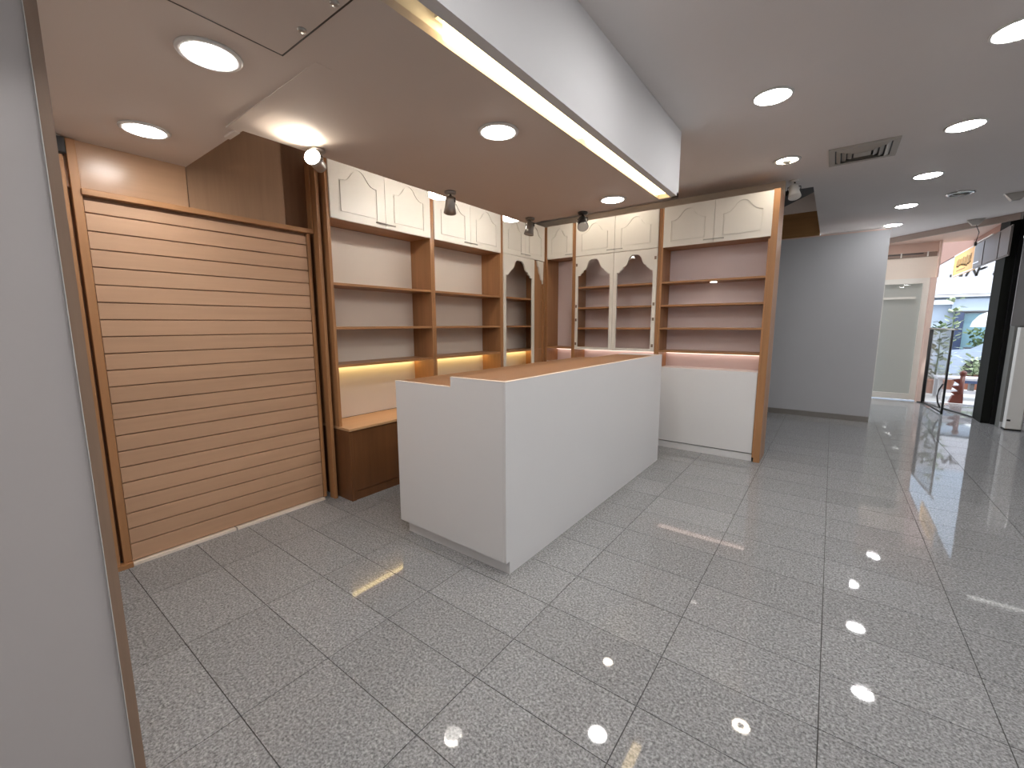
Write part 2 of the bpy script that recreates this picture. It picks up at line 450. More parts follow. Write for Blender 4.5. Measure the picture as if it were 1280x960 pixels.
col = empty('column', (2.07, 9.5, 0), kind='structure')
box('cladding', (1.905, 2.0), (9.30, 9.76), (0, 3.3), DGREEN, col)
box('cladding', (2.0, 2.35), (9.25, 9.76), (0, 3.3), BLACK, col)
wr = empty('wall_hall_end', (3.3, 9.05, 0), kind='structure')
box('wall_board', (2.08, 4.7), (9.05, 9.15), (0, 3.6), DGREY, wr)
box('post', (2.035, 2.08), (9.0, 9.2), (0.0, 1.46), plain('grey_green_post', (0.17, 0.17, 0.16), 0.4), wr)
box('base_strip', (2.035, 2.35), (8.99, 9.05), (0.0, 0.09), GREYW, wr)
box('upper_board', (2.0, 4.7), (9.02, 9.05), (1.46, 3.0), plain('mid_grey_board', (0.22, 0.215, 0.22), 0.5), wr)
box('roof_cap', (1.9, 4.7), (6.3, 9.3), (3.3, 3.35), BLACK, wr)
th = poly('door_sill', [(1.40, 11.05), (1.46, 11.0), (1.905, 9.72), (1.905, 9.80), (1.50, 11.08)], 0.0005, 0.02, 'XY', PLASTB, kind='structure')
th.name = 'trim_4'

# ---------------------------------------------------------------- slat display wall on the left
slat = empty('slat_display_wall', (-3.43, 1.18, 0), 'beech slatted display wall of wide horizontal boards left of the shelving', 'slat wall')
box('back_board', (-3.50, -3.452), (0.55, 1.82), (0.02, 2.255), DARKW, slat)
zz = [0.022] + [0.136 + 0.1 * k for k in range(21)] + [2.207]
for a, b in zip(zz, zz[1:]):
    pts = [(-3.452, a + 0.0025), (-3.430, a + 0.0025), (-3.426, a + 0.005), (-3.426, b - 0.005), (-3.430, b - 0.0025), (-3.452, b - 0.0025)]
    poly('slat', pts, 0.552, 1.818, 'XZ', SLAT, slat)
box('header_ledge', (-3.47, -3.40), (0.545, 1.872), (2.228, 2.262), WY, slat, bev=0.002)
box('post', (-3.50, -3.415), (0.508, 0.548), (0.03, 2.515), WZ, slat, bev=0.002)
box('post', (-3.50, -3.418), (1.822, 1.848), (0.02, 2.225), WZ, slat, bev=0.002)
box('post', (-3.48, -3.40), (0.455, 0.490), (0.03, 2.42), WZ, slat, bev=0.002)
box('gap_board', (-3.50, -3.47), (0.488, 0.51), (0.03, 2.5), DARKW, slat)
box('foot_block', (-3.44, -3.39), (0.455, 0.548), (0.0, 0.03), WY, slat)
box('floor_strip', (-3.45, -3.40), (0.551, 1.13), (0.0, 0.018), CREAMW, slat)
box('floor_strip', (-3.45, -3.40), (1.14, 1.82), (0.0, 0.018), CREAMW, slat)
# upper wall boards of the recess over the slats
box('wall_panel', (-3.72, -3.44), (0.45, 1.055), (2.262, ZL), PANELW, wall_l)
box('wall_panel', (-3.72, -3.44), (1.06, 1.675), (2.262, ZH), PANELV, wall_l)
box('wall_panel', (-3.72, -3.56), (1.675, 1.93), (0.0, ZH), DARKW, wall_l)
for ch in wall_l.children: ch.location -= Vector((0, 0, 0))
box('post', (-3.42, -3.345), (1.878, 1.906), (0.0, ZH - 0.02), WZ, slat, bev=0.002)
box('post', (-3.46, -3.40), (1.86, 1.872), (2.262, 2.80), WZ, slat)

speaker = empty('black_sensor_box', (-3.44, 0.475, 2.42), 'small black box on the board end under the ceiling, top left', 'sensor')
box('housing', (-3.50, -3.375), (0.448, 0.503), (2.421, 2.505), PLASTB, speaker, bev=0.006)
box('bracket', (-3.47, -3.40), (0.46, 0.49), (2.5055, 2.5195), STEEL, speaker)

# ---------------------------------------------------------------- shelving: builders in local axes (x along the run, y into the unit, z up)
def arch_outline(x0, x1, z0, z1, shoulder, inset=0.0):
    """bottom-left, round: straight sides and an ogee head"""
    W = x1 - x0; zs = z1 - shoulder
    prof = [(0.0, 0.0), (0.07, 0.02), (0.14, 0.08), (0.21, 0.24), (0.28, 0.50), (0.34, 0.76), (0.40, 0.92), (0.46, 0.99), (0.5, 1.0)]
    left = [(x0 + u * W, zs + v * shoulder) for u, v in prof]
    rgt = [(x1 - u * W, zs + v * shoulder) for u, v in reversed(prof[:-1])]
    head = left + rgt
    return [(x1, z0), (x0, z0)] + head

def cupboard_door(p, x0, x1, z0, z1, hinge_left):
    gap = 0.0015
    x0 += gap; x1 -= gap
    d = box('door', (x0, x1), (-0.004, 0.010), (z0, z1), DOORW, p)
    mx = 0.085 if x1 - x0 > 0.45 else 0.07
    out = arch_outline(x0 + mx, x1 - mx, z0 + 0.055, z1 - 0.045, 0.115)
    cx = (x0 + x1) / 2; cz = (z0 + z1) / 2
    g = 0.013
    inn = [(cx + (u - cx) * (1 - g / ((x1 - x0) / 2 - mx)), cz + (v - cz) * (1 - g / ((z1 - z0) / 2 - 0.05))) for u, v in out]
    poly('door_face', [(x0, z0), (x1, z0), (x1, z1), (x0, z1)], -0.012, -0.0045, 'XZ', DOORW, d, hole=out)
    poly('arched_panel', inn, -0.012, -0.0045, 'XZ', DOORW, d)
    hx = x1 - 0.05 if hinge_left else x0 + 0.05
    h = tube('handle', [(hx - 0.05, -0.013, z0 + 0.035), (hx - 0.045, -0.026, z0 + 0.035), (hx + 0.045, -0.026, z0 + 0.035), (hx + 0.05, -0.013, z0 + 0.035)], 0.0045, STEEL, d, seg=8)
    return d

def scallop(x0, x1, zt, drop):
    """lower edge of a carved valance from left to right"""
    W = x1 - x0
    prof = [(0, 0), (0.06, 0.0), (0.09, 0.05), (0.10, 0.14), (0.14, 0.17), (0.17, 0.24), (0.18, 0.34), (0.22, 0.36), (0.26, 0.42), (0.29, 0.54), (0.31, 0.70), (0.34, 0.84), (0.38, 0.94), (0.43, 0.99), (0.5, 1.0)]
    L = [(x0 + u * W, zt - drop + v * drop) for u, v in prof]
    R = [(x1 - u * W, zt - drop + v * drop) for u, v in reversed(prof[:-1])]
    return L + R

def glazed_door(p, x0, x1, z0, z1, sl, sr, glassy=True):
    hole = [(x1 - sr, z0 + 0.035), (x0 + sl, z0 + 0.035)] + scallop(x0 + sl, x1 - sr, z1 - 0.05, 0.20)
    d = poly('glazed_door', [(x0, z0), (x1, z0), (x1, z1), (x0, z1)], -0.014, 0.006, 'XZ', DOORW, p, hole=hole)
    if glassy:
        box('pane', (x0 + sl * 0.5, x1 - sr * 0.5), (0.0062, 0.0092), (z0 + 0.02, z1 - 0.03), GLASS, d)
    return d

def unit(name, loc, rotz, W, label, depth=0.30, backm=CREAM, shelves=(), ledm=L_GOLD, zdoor=2.36, doors=2, lowz=0.64, zt=2.83, sides=(0.026, 0.026), z0=0.0):
    u = empty(name, loc, label, 'shelving unit', 'fitted shelving units along the walls', rotz=rotz)
    ORG[u.name] = Vector((0, 0, 0))
    sl, sr = sides
    box('side_panel', (0.001, sl), (0, depth), (z0, zt), WZ, u)
    box('side_panel', (W - sr, W - 0.001), (0, depth), (z0, zt), WZ, u)
    box('back_panel', (sl, W - sr), (depth, depth + 0.012), (lowz, zdoor), backm, u)
    box('top_panel', (sl, W - sr), (0.02, depth), (zt - 0.02, zt), WX, u)
    box('cabinet_floor', (sl, W - sr), (0.012, depth), (zdoor + 0.002, zdoor + 0.022), WX, u)
    n = doors; x0 = sl; x1 = W - sr
    for k in range(n):
        a = x0 + (x1 - x0) * k / n; b = x0 + (x1 - x0) * (k + 1) / n
        cupboard_door(u, a, b, zdoor, zt, hinge_left=(k % 2 == 0))
    for i, z in enumerate(shelves):
        s = box('shelf', (sl, W - sr), (0.005, depth), (z - 0.022, z), WX, u, bev=0.0015)
        if i == len(shelves) - 1 and ledm:
            box('led_strip', (sl + 0.02, W - sr - 0.02), (depth - 0.06, depth - 0.02), (z - 0.042, z - 0.0225), ledm, s)
    return u

R90 = math.pi / 2
XF = -3.303; YF = 5.167
SH_L = (1.85, 1.487, 1.165); SH_R = (1.995, 1.727, 1.458, 1.187)
u1 = unit('shelving_unit', (XF, 1.935, 0), R90, 1.120, 'open beech shelving unit beside the slat wall, first of the left run', shelves=SH_L, z0=0.639)
u2 = unit('shelving_unit', (XF, 3.057, 0), R90, 1.128, 'open beech shelving unit in the middle of the left run', shelves=SH_L, z0=0.639)
u3 = unit('shelving_unit', (XF, 4.187, 0), R90, 0.978, 'corner shelving unit of the left run with one carved white arch frame', shelves=SH_L, zdoor=2.37, z0=0.639)
fr = glazed_door(u3, 0.026, 0.70, 0.66, 2.365, 0.045, 0.05, glassy=False)
box('filler_board', (0.70, 0.951), (0.012, 0.03), (0.64, 2.365), WZ, u3)
poly('corner_valance', [(0.775, 2.362), (0.788, 2.30), (0.815, 2.275), (0.83, 2.21), (0.86, 2.175), (0.875, 2.12), (0.905, 2.10), (0.92, 2.06), (0.93, 2.362)], -0.010, 0.011, 'XZ', DOORW, u3)
box('edge_strip', (0.931, 0.9505), (-0.010, 0.011), (0.64, 2.362), WZ, u3)

ua = unit('shelving_unit', (-3.285, YF, 0), 0.0, 0.447, 'narrow shelving unit in the corner with rose back and single ivory door', shelves=(1.187,), ledm=L_ROSE, backm=PINKB, zdoor=2.395, doors=1, lowz=0.98)
ub = unit('shelving_unit', (-2.837, YF, 0), 0.0, 1.142, 'glass fronted shelving unit with two white arched doors behind the counter', shelves=SH_R, ledm=L_ROSE, backm=PINKB, zdoor=2.395, lowz=0.98)
uc = unit('shelving_unit', (-1.694, YF, 0), 0.0, 1.144, 'open shelving unit with rose back at the free end of the right run', shelves=SH_R, ledm=L_ROSE, backm=PINKB, zdoor=2.385, lowz=0.98, sides=(0.03, 0.026))
# end panel belongs to the last unit: wide timber side facing the hall
box('end_panel', (1.112, 1.172), (-0.012, 0.40), (0, 2.84), WZ, uc, bev=0.002)
box('edge_strip', (1.096, 1.112), (-0.014, 0.0), (0.05, 2.36), WZ, uc)
for uu, W, k in ((ua, 0.447, 0), (ub, 1.142, 1), (uc, 1.112, 2)):
    fx0, fx1 = (0.028, W - 0.02)
    box('front_panel', (fx0, fx1), (-0.004, 0.014), (0.09, 0.985), WHITE, uu, bev=0.0015)
    box('counter_board', (fx0, fx1), (0.014, 0.30), (0.962, 0.980), WHITE, uu)
    box('kick_board', (fx0, fx1), (0.012, 0.024), (0.0, 0.078), WHITE, uu)
box('corner_filler', (-0.016, 0.0005), (-0.002, 0.02), (0.0, 2.83), WZ, ua)
# glazed doors of the middle unit with their hinges
for (a, b, sl, sr, hx) in ((0.030, 0.566, 0.035, 0.045, 0.047), (0.570, 1.114, 0.045, 0.045, 1.093)):
    gd = glazed_door(ub, a, b, 1.165, 2.388, sl, sr)
    for z in (2.28, 1.74, 1.56, 1.24):
        box('hinge', (hx - 0.011, hx + 0.011), (-0.018, -0.0142), (z - 0.018, z + 0.018), BRASSY, gd)
puck = lathe('puck_light', [(0, 0), (0.035, 0), (0.035, 0.008), (0, 0.008)], glow('puck_glow', (1, 0.93, 0.85), 3.0), uc, (0.575, 0.12, 1.964), seg=20)

# ---------------------------------------------------------------- base cabinet of the left run
bc = empty('base_cabinet', (-3.3, 3.4, 0), 'low brown base cabinet under the left run with light worktop', 'cabinet')
box('body', (-3.60, -3.185), (1.955, 5.10), (0.005, 0.615), BASEW, bc)
box('side_panel', (-3.60, -3.170), (1.937, 1.955), (0.0, 0.614), BASEW, bc)
dw = [1.957 + k * 0.5235 for k in range(7)]
for a, b in zip(dw, dw[1:]):
    box('door', (-3.185, -3.170), (a + 0.022 if a < 2 else a + 0.0015, b - 0.0015), (0.078, 0.612), BASEW, bc, bev=0.0015)
box('corner_stile', (-3.185, -3.168), (1.9555, 1.978), (0.0, 0.6145), BASEW, bc)
box('plinth', (-3.185, -3.176), (1.98, 5.10), (0.0, 0.074), BASEW, bc)
box('worktop', (-3.60, -3.155), (1.934, 5.12), (0.616, 0.638), wood('pale_worktop', 'Y', (0.62, 0.37, 0.20), contrast=0.1), bc, bev=0.002)

# ---------------------------------------------------------------- service counter
ct = empty('service_counter', (-1.95, 3.2, 0), 'white service counter with stepped beech worktop standing on the granite floor', 'counter')
end = [(-2.42, 0.088), (-1.4655, 0.082), (-1.4655, 1.176), (-1.880, 1.176), (-1.880, 1.112), (-2.42, 1.112)]
poly('end_panel', end, 1.858, 1.878, 'XZ', WHITE, ct)
poly('front_panel', [(1.858, 0.082), (1.893, 0.082), (1.893, 0.0), (4.61, 0.0), (4.61, 1.176), (1.858, 1.176)], -1.4645, -1.445, 'YZ', WHITE, ct)
poly('far_end_panel', [(-2.42, 0.0), (-1.466, 0.0), (-1.466, 1.174), (-1.880, 1.174), (-1.880, 1.110), (-2.42, 1.110)], 4.59, 4.61, 'XZ', WHITE, ct)
box('kick_board', (-2.375, -1.466), (1.893, 1.905), (0.0, 0.085), WHITE, ct)
TOPW = wood('counter_beech', 'Y', (0.34, 0.175, 0.085), contrast=0.14)
box('worktop', (-1.878, -1.466), (1.879, 4.42), (1.156, 1.1755), TOPW, ct)
box('worktop', (-2.418, -1.882), (1.879, 4.589), (1.092, 1.1115), TOPW, ct)
box('white_cap', (-1.878, -1.466), (4.422, 4.589), (1.156, 1.1765), WHITE, ct)
box('riser', (-1.882, -1.87), (1.879, 4.589), (1.04, 1.1555), WHITE, ct)
box('worktop_edge', (-1.4665, -1.445), (1.858, 4.61), (1.1765, 1.180), CREAMW, ct)
box('worktop_edge', (-1.88, -1.467), (1.858, 1.8785), (1.1765, 1.180), CREAMW, ct)
box('worktop_edge', (-2.42, -1.881), (1.858, 1.8785), (1.1125, 1.116), CREAMW, ct)
box('inner_board', (-2.05, -2.03), (1.906, 4.589), (0.0, 1.09), WHITE, ct)
box('carcass_board', (-2.03, -1.47), (1.906, 4.589), (0.02, 0.04), WHITE, ct)

# ---------------------------------------------------------------- ceiling downlights
def downlight(x, y, z, r, lm, label, group, src=None, ring=0.016):
    if src is None:
        t = empty('downlight', (x, y, z), label, 'downlight', group)
        lathe('trim_ring', [(r, -0.004), (r + 0.004, -0.010), (r + ring, -0.006), (r + ring + 0.002, -0.001), (r + ring, -0.0005), (r, -0.0005)], PLASTW, t, (x, y, z))
        lathe('diffuser', [(0, -0.020), (r * 0.5, -0.018), (r * 0.85, -0.012), (r, -0.004), (r, -0.002), (0, -0.002)], lm, t, (x, y, z))
        return t
    t = copy_tree(src); t.location = (x, y, z); t['label'] = label; t['group'] = group
    return t
LOWG, HIGHG = 'downlights in the low ceiling', 'downlights in the hall ceiling'
low = [(-1.976, 0.723, 'round white downlight beside the ceiling hatch, largest in view'),
       (-2.971, 0.75, 'round white downlight over the slat wall'),
       (-1.508, 1.891, 'round white downlight in the low ceiling over the near end of the counter'),
       (-1.534, 3.428, 'round white downlight at the far end of the low ceiling beside the light slot'),
       (-2.71, 2.60, 'lit lamp just behind the low ceiling edge by the second spotlight'),
       (-2.71, 3.60, 'lit lamp just behind the low ceiling edge by the corner spotlight')]
d0 = None
for x, y, lb in low:
    if x < -2.6 and y > 1.2:      # opal lamps hung in the gap behind the ceiling edge, washing the left run
        z = 2.60
        o = empty('downlight', (x, y, z), lb, 'downlight', 'wash lamps in the gap before the left run')
        lathe('housing', [(0, 0.05), (0.07, 0.05), (0.09, 0.012), (0.09, 0.0005), (0, 0.0005)], STEEL, o, (x, y, z))
        lathe('diffuser', [(0.084, 0.0), (0.084, -0.044), (0, -0.044)], L_WASH, o, (x, y, z))
        lathe('lens', [(0, -0.0475), (0.08, -0.0475), (0.0835, -0.0445), (0, -0.0445)], L_DIM, o, (x, y, z))
        box('mount', (-2.6025, x + 0.06), (y - 0.02, y + 0.02), (z + 0.012, z + 0.035), STEEL, o)
        continue
    o = downlight(x, y, ZL, 0.085, L_LOW, lb, LOWG, d0, ring=0.022)
    d0 = d0 or o
high = [(-0.448, 3.52, 'round white downlight in the hall ceiling right of the bulkhead'),
        (0.661, 3.536, 'white downlight cut by the top right of the picture'),
        (0.695, 4.92, 'long bright downlight in the hall ceiling, right of the air grille'),
        (0.659, 6.286, 'bright downlight third from the far end of the hall row'),
        (0.637, 7.693, 'bright downlight second from the far end of the hall row'),
        (0.616, 9.027, 'smallest bright downlight over the end of the grey wall')]
d1 = None
for x, y, lb in high:
    o = downlight(x, y, ZH, 0.105, L_HIGH, lb, HIGHG, d1)
    d1 = d1 or o
for x, y in [(-0.45, 2.13), (-0.45, 0.74), (-0.45, -0.65), (0.65, 2.15), (0.65, 0.77), (0.65, -0.62),
             (2.4, 7.0), (3.6, 6.2), (2.2, 4.9), (2.2, 2.15), (2.2, -0.6), (3.6, 3.5), (3.6, 0.7), (0.65, -2.0), (2.2, -2.0)]:  # first pair on this line added out of view to brighten the far ceiling
    downlight(x, y, ZH, 0.105, L_HIGH, 'unseen hall lamp outside the picture behind or beside the camera', HIGHG, d1)
d2 = None
for x, lb in ((-2.06, 'small warm downlight hidden over the glass fronted unit'), (-2.60, 'small warm downlight hidden over the corner unit')):
    o = downlight(x, 4.87, ZH, 0.058, L_WARM, lb, 'small downlights over the right run', d2)
    d2 = d2 or o
downlight(0.98, 10.36, 2.999, 0.105, L_HIGH, 'added lamp in the pink entrance soffit just behind the ceiling edge', 'added entrance lamps', d1)  # lamp added almost out of sight to brighten the entrance walls and soffit
# downlight with an open bulb (warm)
wb = empty('downlight', (-0.467, 4.91, ZH), 'warm downlight with its bulb showing, over the shelving end', 'downlight')
lathe('trim_ring', [(0.085, -0.004), (0.09, -0.011), (0.108, -0.007), (0.11, -0.001), (0.085, -0.0005)], PLASTW, wb, (-0.467, 4.91, ZH))
lathe('reflector', [(0.085, -0.005), (0.06, -0.003), (0.03, -0.002), (0, -0.002)], L_WARM, wb, (-0.467, 4.91, ZH))
lathe('bulb', [(0, -0.034), (0.022, -0.030), (0.042, -0.018), (0.046, -0.006), (0.0, -0.006)], plain('bulb_glass', (0.6, 0.58, 0.52), 0.2), wb, (-0.467, 4.91, ZH))
un = empty('unlit_ring_light', (1.073, 7.348, ZH), 'unlit recessed downlight with chrome ring near the shopfront', 'downlight')
lathe('trim_ring', [(0.095, -0.003), (0.10, -0.02), (0.125, -0.012), (0.128, -0.001), (0.095, -0.0005)], CHROME, un, (1.073, 7.348, ZH))
lathe('diffuser', [(0, -0.004), (0.095, -0.004), (0.095, -0.0015), (0, -0.0015)], plain('dark_lens', (0.12, 0.11, 0.10), 0.3), un, (1.073, 7.348, ZH))

# tubes in the cove slot
for k, (y0, y1, lb) in enumerate(((1.22, 2.27, 'warm light tube in the ceiling slot, nearer section'), (2.35, 3.59, 'warm light tube in the ceiling slot, far section'))):
    t = empty('tube_light', (SX0 + 0.04, y0, ZL + 0.05), lb, 'tube light', 'tube lights in the ceiling slot')
    box('diffuser', (SX0 + 0.002, SX1 - 0.004), (y0, y1), (ZL + 0.016, ZL + 0.085), L_COVE, t)
    box('housing', (SX0 - 0.02, SX1 - 0.004), (y0 - 0.02, y1 + 0.02), (ZL + 0.0855, ZL + 0.12), PLASTW, t)
    box('end_cap', (SX0 + 0.01, SX1 - 0.008), (y1, y1 + 0.02), (ZL + 0.055, ZL + 0.085), DARKM, t)

# ---------------------------------------------------------------- spotlights
def spotlight(x, y, z, aim, label, headm, lensm, rb=0.045, sc=1.0):
    t = empty('spotlight', (x, y, z), label, 'spotlight', 'adjustable ceiling spotlights')
    lathe('base', [(0, -0.022), (rb * 0.8, -0.022), (rb, -0.014), (rb, -0.0005), (0, -0.0005)], headm, t, (x, y, z), seg=24)
    j = Vector((x, y, z - 0.075 * sc))
    tube('arm', [(x, y, z - 0.02), (x + 0.012, y, z - 0.05 * sc), j], 0.008, DARKM, t, seg=8)
    a = Vector(aim).normalized()
    b0 = j - a * 0.045 * sc; b1 = j + a * 0.065 * sc
    h = tube('head', [b0, b0 + a * 0.012 * sc, j + a * 0.02 * sc, b1], [0.022 * sc, 0.034 * sc, 0.036 * sc, 0.044 * sc], headm, t, seg=20)
    tube('lens', [b1 - a * 0.002, b1 + a * 0.003], 0.041 * sc, lensm, h, seg=20)
    tube('yoke', [j + Vector((0.044 * sc, 0, 0)), j + Vector((0.044 * sc, 0, 0.03)), j + Vector((0, 0, 0.034)), j + Vector((-0.044 * sc, 0, 0.03)), j + Vector((-0.044 * sc, 0, 0))], 0.005, DARKM, t, seg=6)
    return t
LENS_OFF = plain('spot_lens', (0.42, 0.40, 0.36), 0.25)
spotlight(-2.50, 1.43, ZL, (0.55, -0.75, 0.18), 'lit ceiling spotlight glaring at the near corner of the left run', STEEL, L_SPOT, sc=1.05)
spotlight(-2.45, 2.47, ZL, (-0.45, 0.35, -0.9), 'unlit steel spotlight before the second pair of ivory doors', STEEL, LENS_OFF, sc=1.15)
spotlight(-2.43, 3.53, ZL, (-0.15, -0.1, -0.95), 'unlit dull steel spotlight in the corner before the corner doors', plain('dull_steel', (0.30, 0.28, 0.25), 0.4, metal=0.7), LENS_OFF, sc=1.1)
spotlight(-1.92, 3.64, ZL, (0.35, -0.55, -0.7), 'unlit black spotlight at the low ceiling edge before the glass fronted unit', DARKM, LENS_OFF, sc=1.15)
spotlight(-0.45, 5.62, ZH, (0.15, -0.35, -0.85), 'white spotlight above the free end of the right run', PLASTW, PLASTW, sc=1.35)

# the lit spotlight throws its beam on to the ceiling plaster next to it
sp = bpy.data.lights.new('spot_beam', 'SPOT'); sp.energy = 7; sp.color = (1.0, 0.88, 0.74)
sp.spot_size = math.radians(104); sp.spot_blend = 0.25; sp.shadow_soft_size = 0.03
so = bpy.data.objects.new('spot_beam', sp); C.objects.link(so)
av = Vector((0.22, -0.45, 0.80)).normalized()
so.location = Vector((-2.50, 1.43, ZL - 0.079)) + Vector((0.55, -0.75, 0.18)).normalized() * 0.085
so.rotation_euler = av.to_track_quat('-Z', 'Y').to_euler()

# ---------------------------------------------------------------- ceiling fittings
hatch = empty('ceiling_hatch', (-1.5, 0.5, ZL), 'square access hatch in the low ceiling with two small latches', 'hatch')
box('panel', (-1.752, -1.30), (0.10, 0.886), (ZL - 0.005, ZL - 0.0006), PAINT, hatch)
for (x, y) in (((-1.758, -1.7525), (0.09, 0.892)), ((-1.758, -1.28), (0.8865, 0.892))):
    box('seal', x, y, (ZL - 0.0055, ZL - 0.0006), DARKM, hatch)
for x in (-1.555, -1.35):
    lathe('latch', [(0, -0.012), (0.012, -0.011), (0.016, -0.006), (0.016, -0.0052), (0, -0.0052)], STEEL, hatch, (x, 0.862, ZL), seg=16)

vent = empty('air_grille', (0.085, 5.09, ZH), 'square grey air grille of nested louvres in the hall ceiling', 'vent')
vx, vy = 0.085, 5.095
def ring(name, h0, h1, z0, z1, m, par):
    return poly(name, [(vx - h0, vy - h0), (vx + h0, vy - h0), (vx + h0, vy + h0), (vx - h0, vy + h0)], z0, z1, 'XY', m, par,
                hole=[(vx - h1, vy - h1), (vx + h1, vy - h1), (vx + h1, vy + h1), (vx - h1, vy + h1)])
VENTM = plain('grille_paint', (0.45, 0.42, 0.38), 0.5)
box('backing', (vx - 0.20, vx + 0.20), (vy - 0.20, vy + 0.20), (ZH - 0.004, ZH - 0.0006), PLASTB, vent)
ring('frame', 0.24, 0.195, ZH - 0.014, ZH - 0.0006, VENTM, vent)
def louvre(h):
    bm = bmesh.new(); A = []
    for (hh, z) in ((h, -0.008), (h - 0.028, -0.024), (h - 0.031, -0.023), (h - 0.003, -0.006)):
        A.append([bm.verts.new((sx * hh, sy * hh, z)) for sx, sy in ((-1, -1), (1, -1), (1, 1), (-1, 1))])
    for i in range(4):
        P, Q = A[i], A[(i + 1) % 4]
        for k in range(4): bm.faces.new((P[k], P[(k + 1) % 4], Q[(k + 1) % 4], Q[k]))
    bmesh.ops.recalc_face_normals(bm, faces=list(bm.faces))
    me = bpy.data.meshes.new('louvre'); bm.to_mesh(me); bm.free()
    return link('louvre', me, VENTM, vent, (vx, vy, ZH))
for h in (0.185, 0.145, 0.105): louvre(h)
box('centre_plate', (vx - 0.06, vx + 0.06), (vy - 0.06, vy + 0.06), (ZH - 0.022, ZH - 0.012), VENTM, vent)

for (x, y, lb, cord) in ((1.56, 9.32, 'small ceiling bracket with a hanging cord before the orange sign', True), (1.60, 7.75, 'small grey ceiling bracket at the right edge of the picture', False)):
    b = empty('ceiling_bracket', (x, y, ZH), lb, 'bracket')
    poly('plate', [(x - 0.10, ZH - 0.0006), (x + 0.10, ZH - 0.0006), (x + 0.035, ZH - 0.085), (x - 0.035, ZH - 0.085)], y - 0.03, y + 0.03, 'XZ', STEEL, b)
    if cord:
        tube('cord', [(x + 0.01, y, ZH - 0.083), (x + 0.05, y, ZH - 0.19), (x + 0.03, y, ZH - 0.33)], 0.005, DARKM, b, seg=6)
        tube('weight', [(x + 0.03, y, ZH - 0.33), (x + 0.03, y, ZH - 0.38)], 0.016, DARKM, b, seg=8)
lin = empty('linear_light', (2.2, 8.97, 2.66), 'thin white light bar on the dark wall at the right edge', 'light')
box('diffuser', (1.99, 2.6), (8.985, 9.015), (2.655, 2.68), glow('bar_glow', (1, 1, 0.95), 2.0), lin)
box('mount', (2.0, 2.6), (9.0155, 9.0195), (2.66, 2.675), DARKM, lin)

# ---------------------------------------------------------------- entrance: glass door leaf, sign boards, cabinet
gd = empty('glass_door', (1.5, 10.4, 0), 'open low glass door leaf with black stiles and a grey top rail', 'door')
def lv(a, z): return (1.468 + (1.556 - 1.468) * a, 10.95 + (9.78 - 10.95) * a, z)
tube('stile', [lv(0, 0.01), lv(0, 1.385)], 0.028, PLASTB, gd, seg=8)
tube('stile', [lv(1, 0.004), lv(1, 1.385)], 0.016, PLASTB, gd, seg=8)
tube('bottom_rail', [lv(0.02, 0.03), lv(0.98, 0.03)], 0.014, PLASTB, gd, seg=8)
tube('top_rail', [lv(-0.12, 1.40), lv(1.16, 1.40)], 0.014, STEEL, gd, seg=8)
import_pts = [lv(0.02, 0.05), lv(0.98, 0.05), lv(0.98, 1.38), lv(0.02, 1.38)]
bm = bmesh.new()
cc = sum((Vector(p) for p in import_pts), Vector()) / 4
nv = Vector((0.003, 0, 0))
va = [bm.verts.new(Vector(p) - cc - nv) for p in import_pts]; vb = [bm.verts.new(Vector(p) - cc + nv) for p in import_pts]
bm.faces.new(va); bm.faces.new(vb)
for k in range(4): bm.faces.new((va[k], va[(k + 1) % 4], vb[(k + 1) % 4], vb[k]))
bmesh.ops.recalc_face_normals(bm, faces=list(bm.faces))
me = bpy.data.meshes.new('pane'); bm.to_mesh(me); bm.free()
link('pane', me, GLASS, gd, cc)
hp = Vector(lv(0.93, 0.3))
tube('handle', [hp + Vector((-0.01, 0, -0.2)), hp + Vector((-0.05, -0.02, -0.1)), hp + Vector((-0.065, -0.03, 0.0)), hp + Vector((-0.05, -0.02, 0.1)), hp + Vector((-0.01, 0, 0.2))], 0.012, PLASTB, gd, seg=8)

def sign_plane(y, z): return (y, z)
sg = empty('orange_sign', (1.9, 11.8, 2.45), 'orange lettered sign board hung over the street entrance', 'sign')
box('board', (1.90, 1.925), (11.05, 12.72), (2.44, 2.875), ORANGE, sg)
for (y, z) in (((11.05, 12.72), (2.44, 2.465)), ((11.05, 12.72), (2.85, 2.875)), ((11.05, 11.09), (2.465, 2.85)), ((12.68, 12.72), (2.465, 2.85))):
    box('rim', (1.893, 1.8995), y, z, CREAMW, sg)
bxs = []
random.seed(3)
yy = 12.45
for k in range(9):
    wd = random.choice((0.06, 0.08, 0.10)); h = random.choice((0.16, 0.2, 0.13))
    zc = 2.68 if k < 5 else 2.66
    bxs.append((1.897, 1.8995, yy - wd, yy, zc - h / 2, zc + h / 2))
    bxs.append((1.897, 1.8995, yy - wd - 0.03, yy, zc - h / 2, zc - h / 2 + 0.03))
    yy -= wd + 0.045
boxes_mesh('lettering', bxs + [(1.897, 1.8995, 11.7, 12.4, 2.525, 2.545), (1.897, 1.8995, 11.3, 11.38, 2.66, 2.76)], OLIVE, sg, kind=None)
sb = empty('grey_sign_board', (1.9, 10.1, 2.45), 'grey brown back of a sign board between the orange sign and the dark column', 'sign')
box('board', (1.893, 1.904), (9.12, 11.03), (2.44, 2.865), SIGNG, sb)
for y in (9.12, 9.62, 10.45):
    box('panel', (1.883, 1.8925), (y + 0.01, y + (0.46 if y < 9.3 else 0.78 if y < 10 else 0.56)), (2.46, 2.845), SIGNG, sb)
box('rail', (1.875, 1.892), (10.0, 11.0), (2.867, 2.885), FRAMEW, sb)
box('rail', (1.872, 1.8825), (10.6, 10.98), (2.52, 2.54), CHROME, sb)

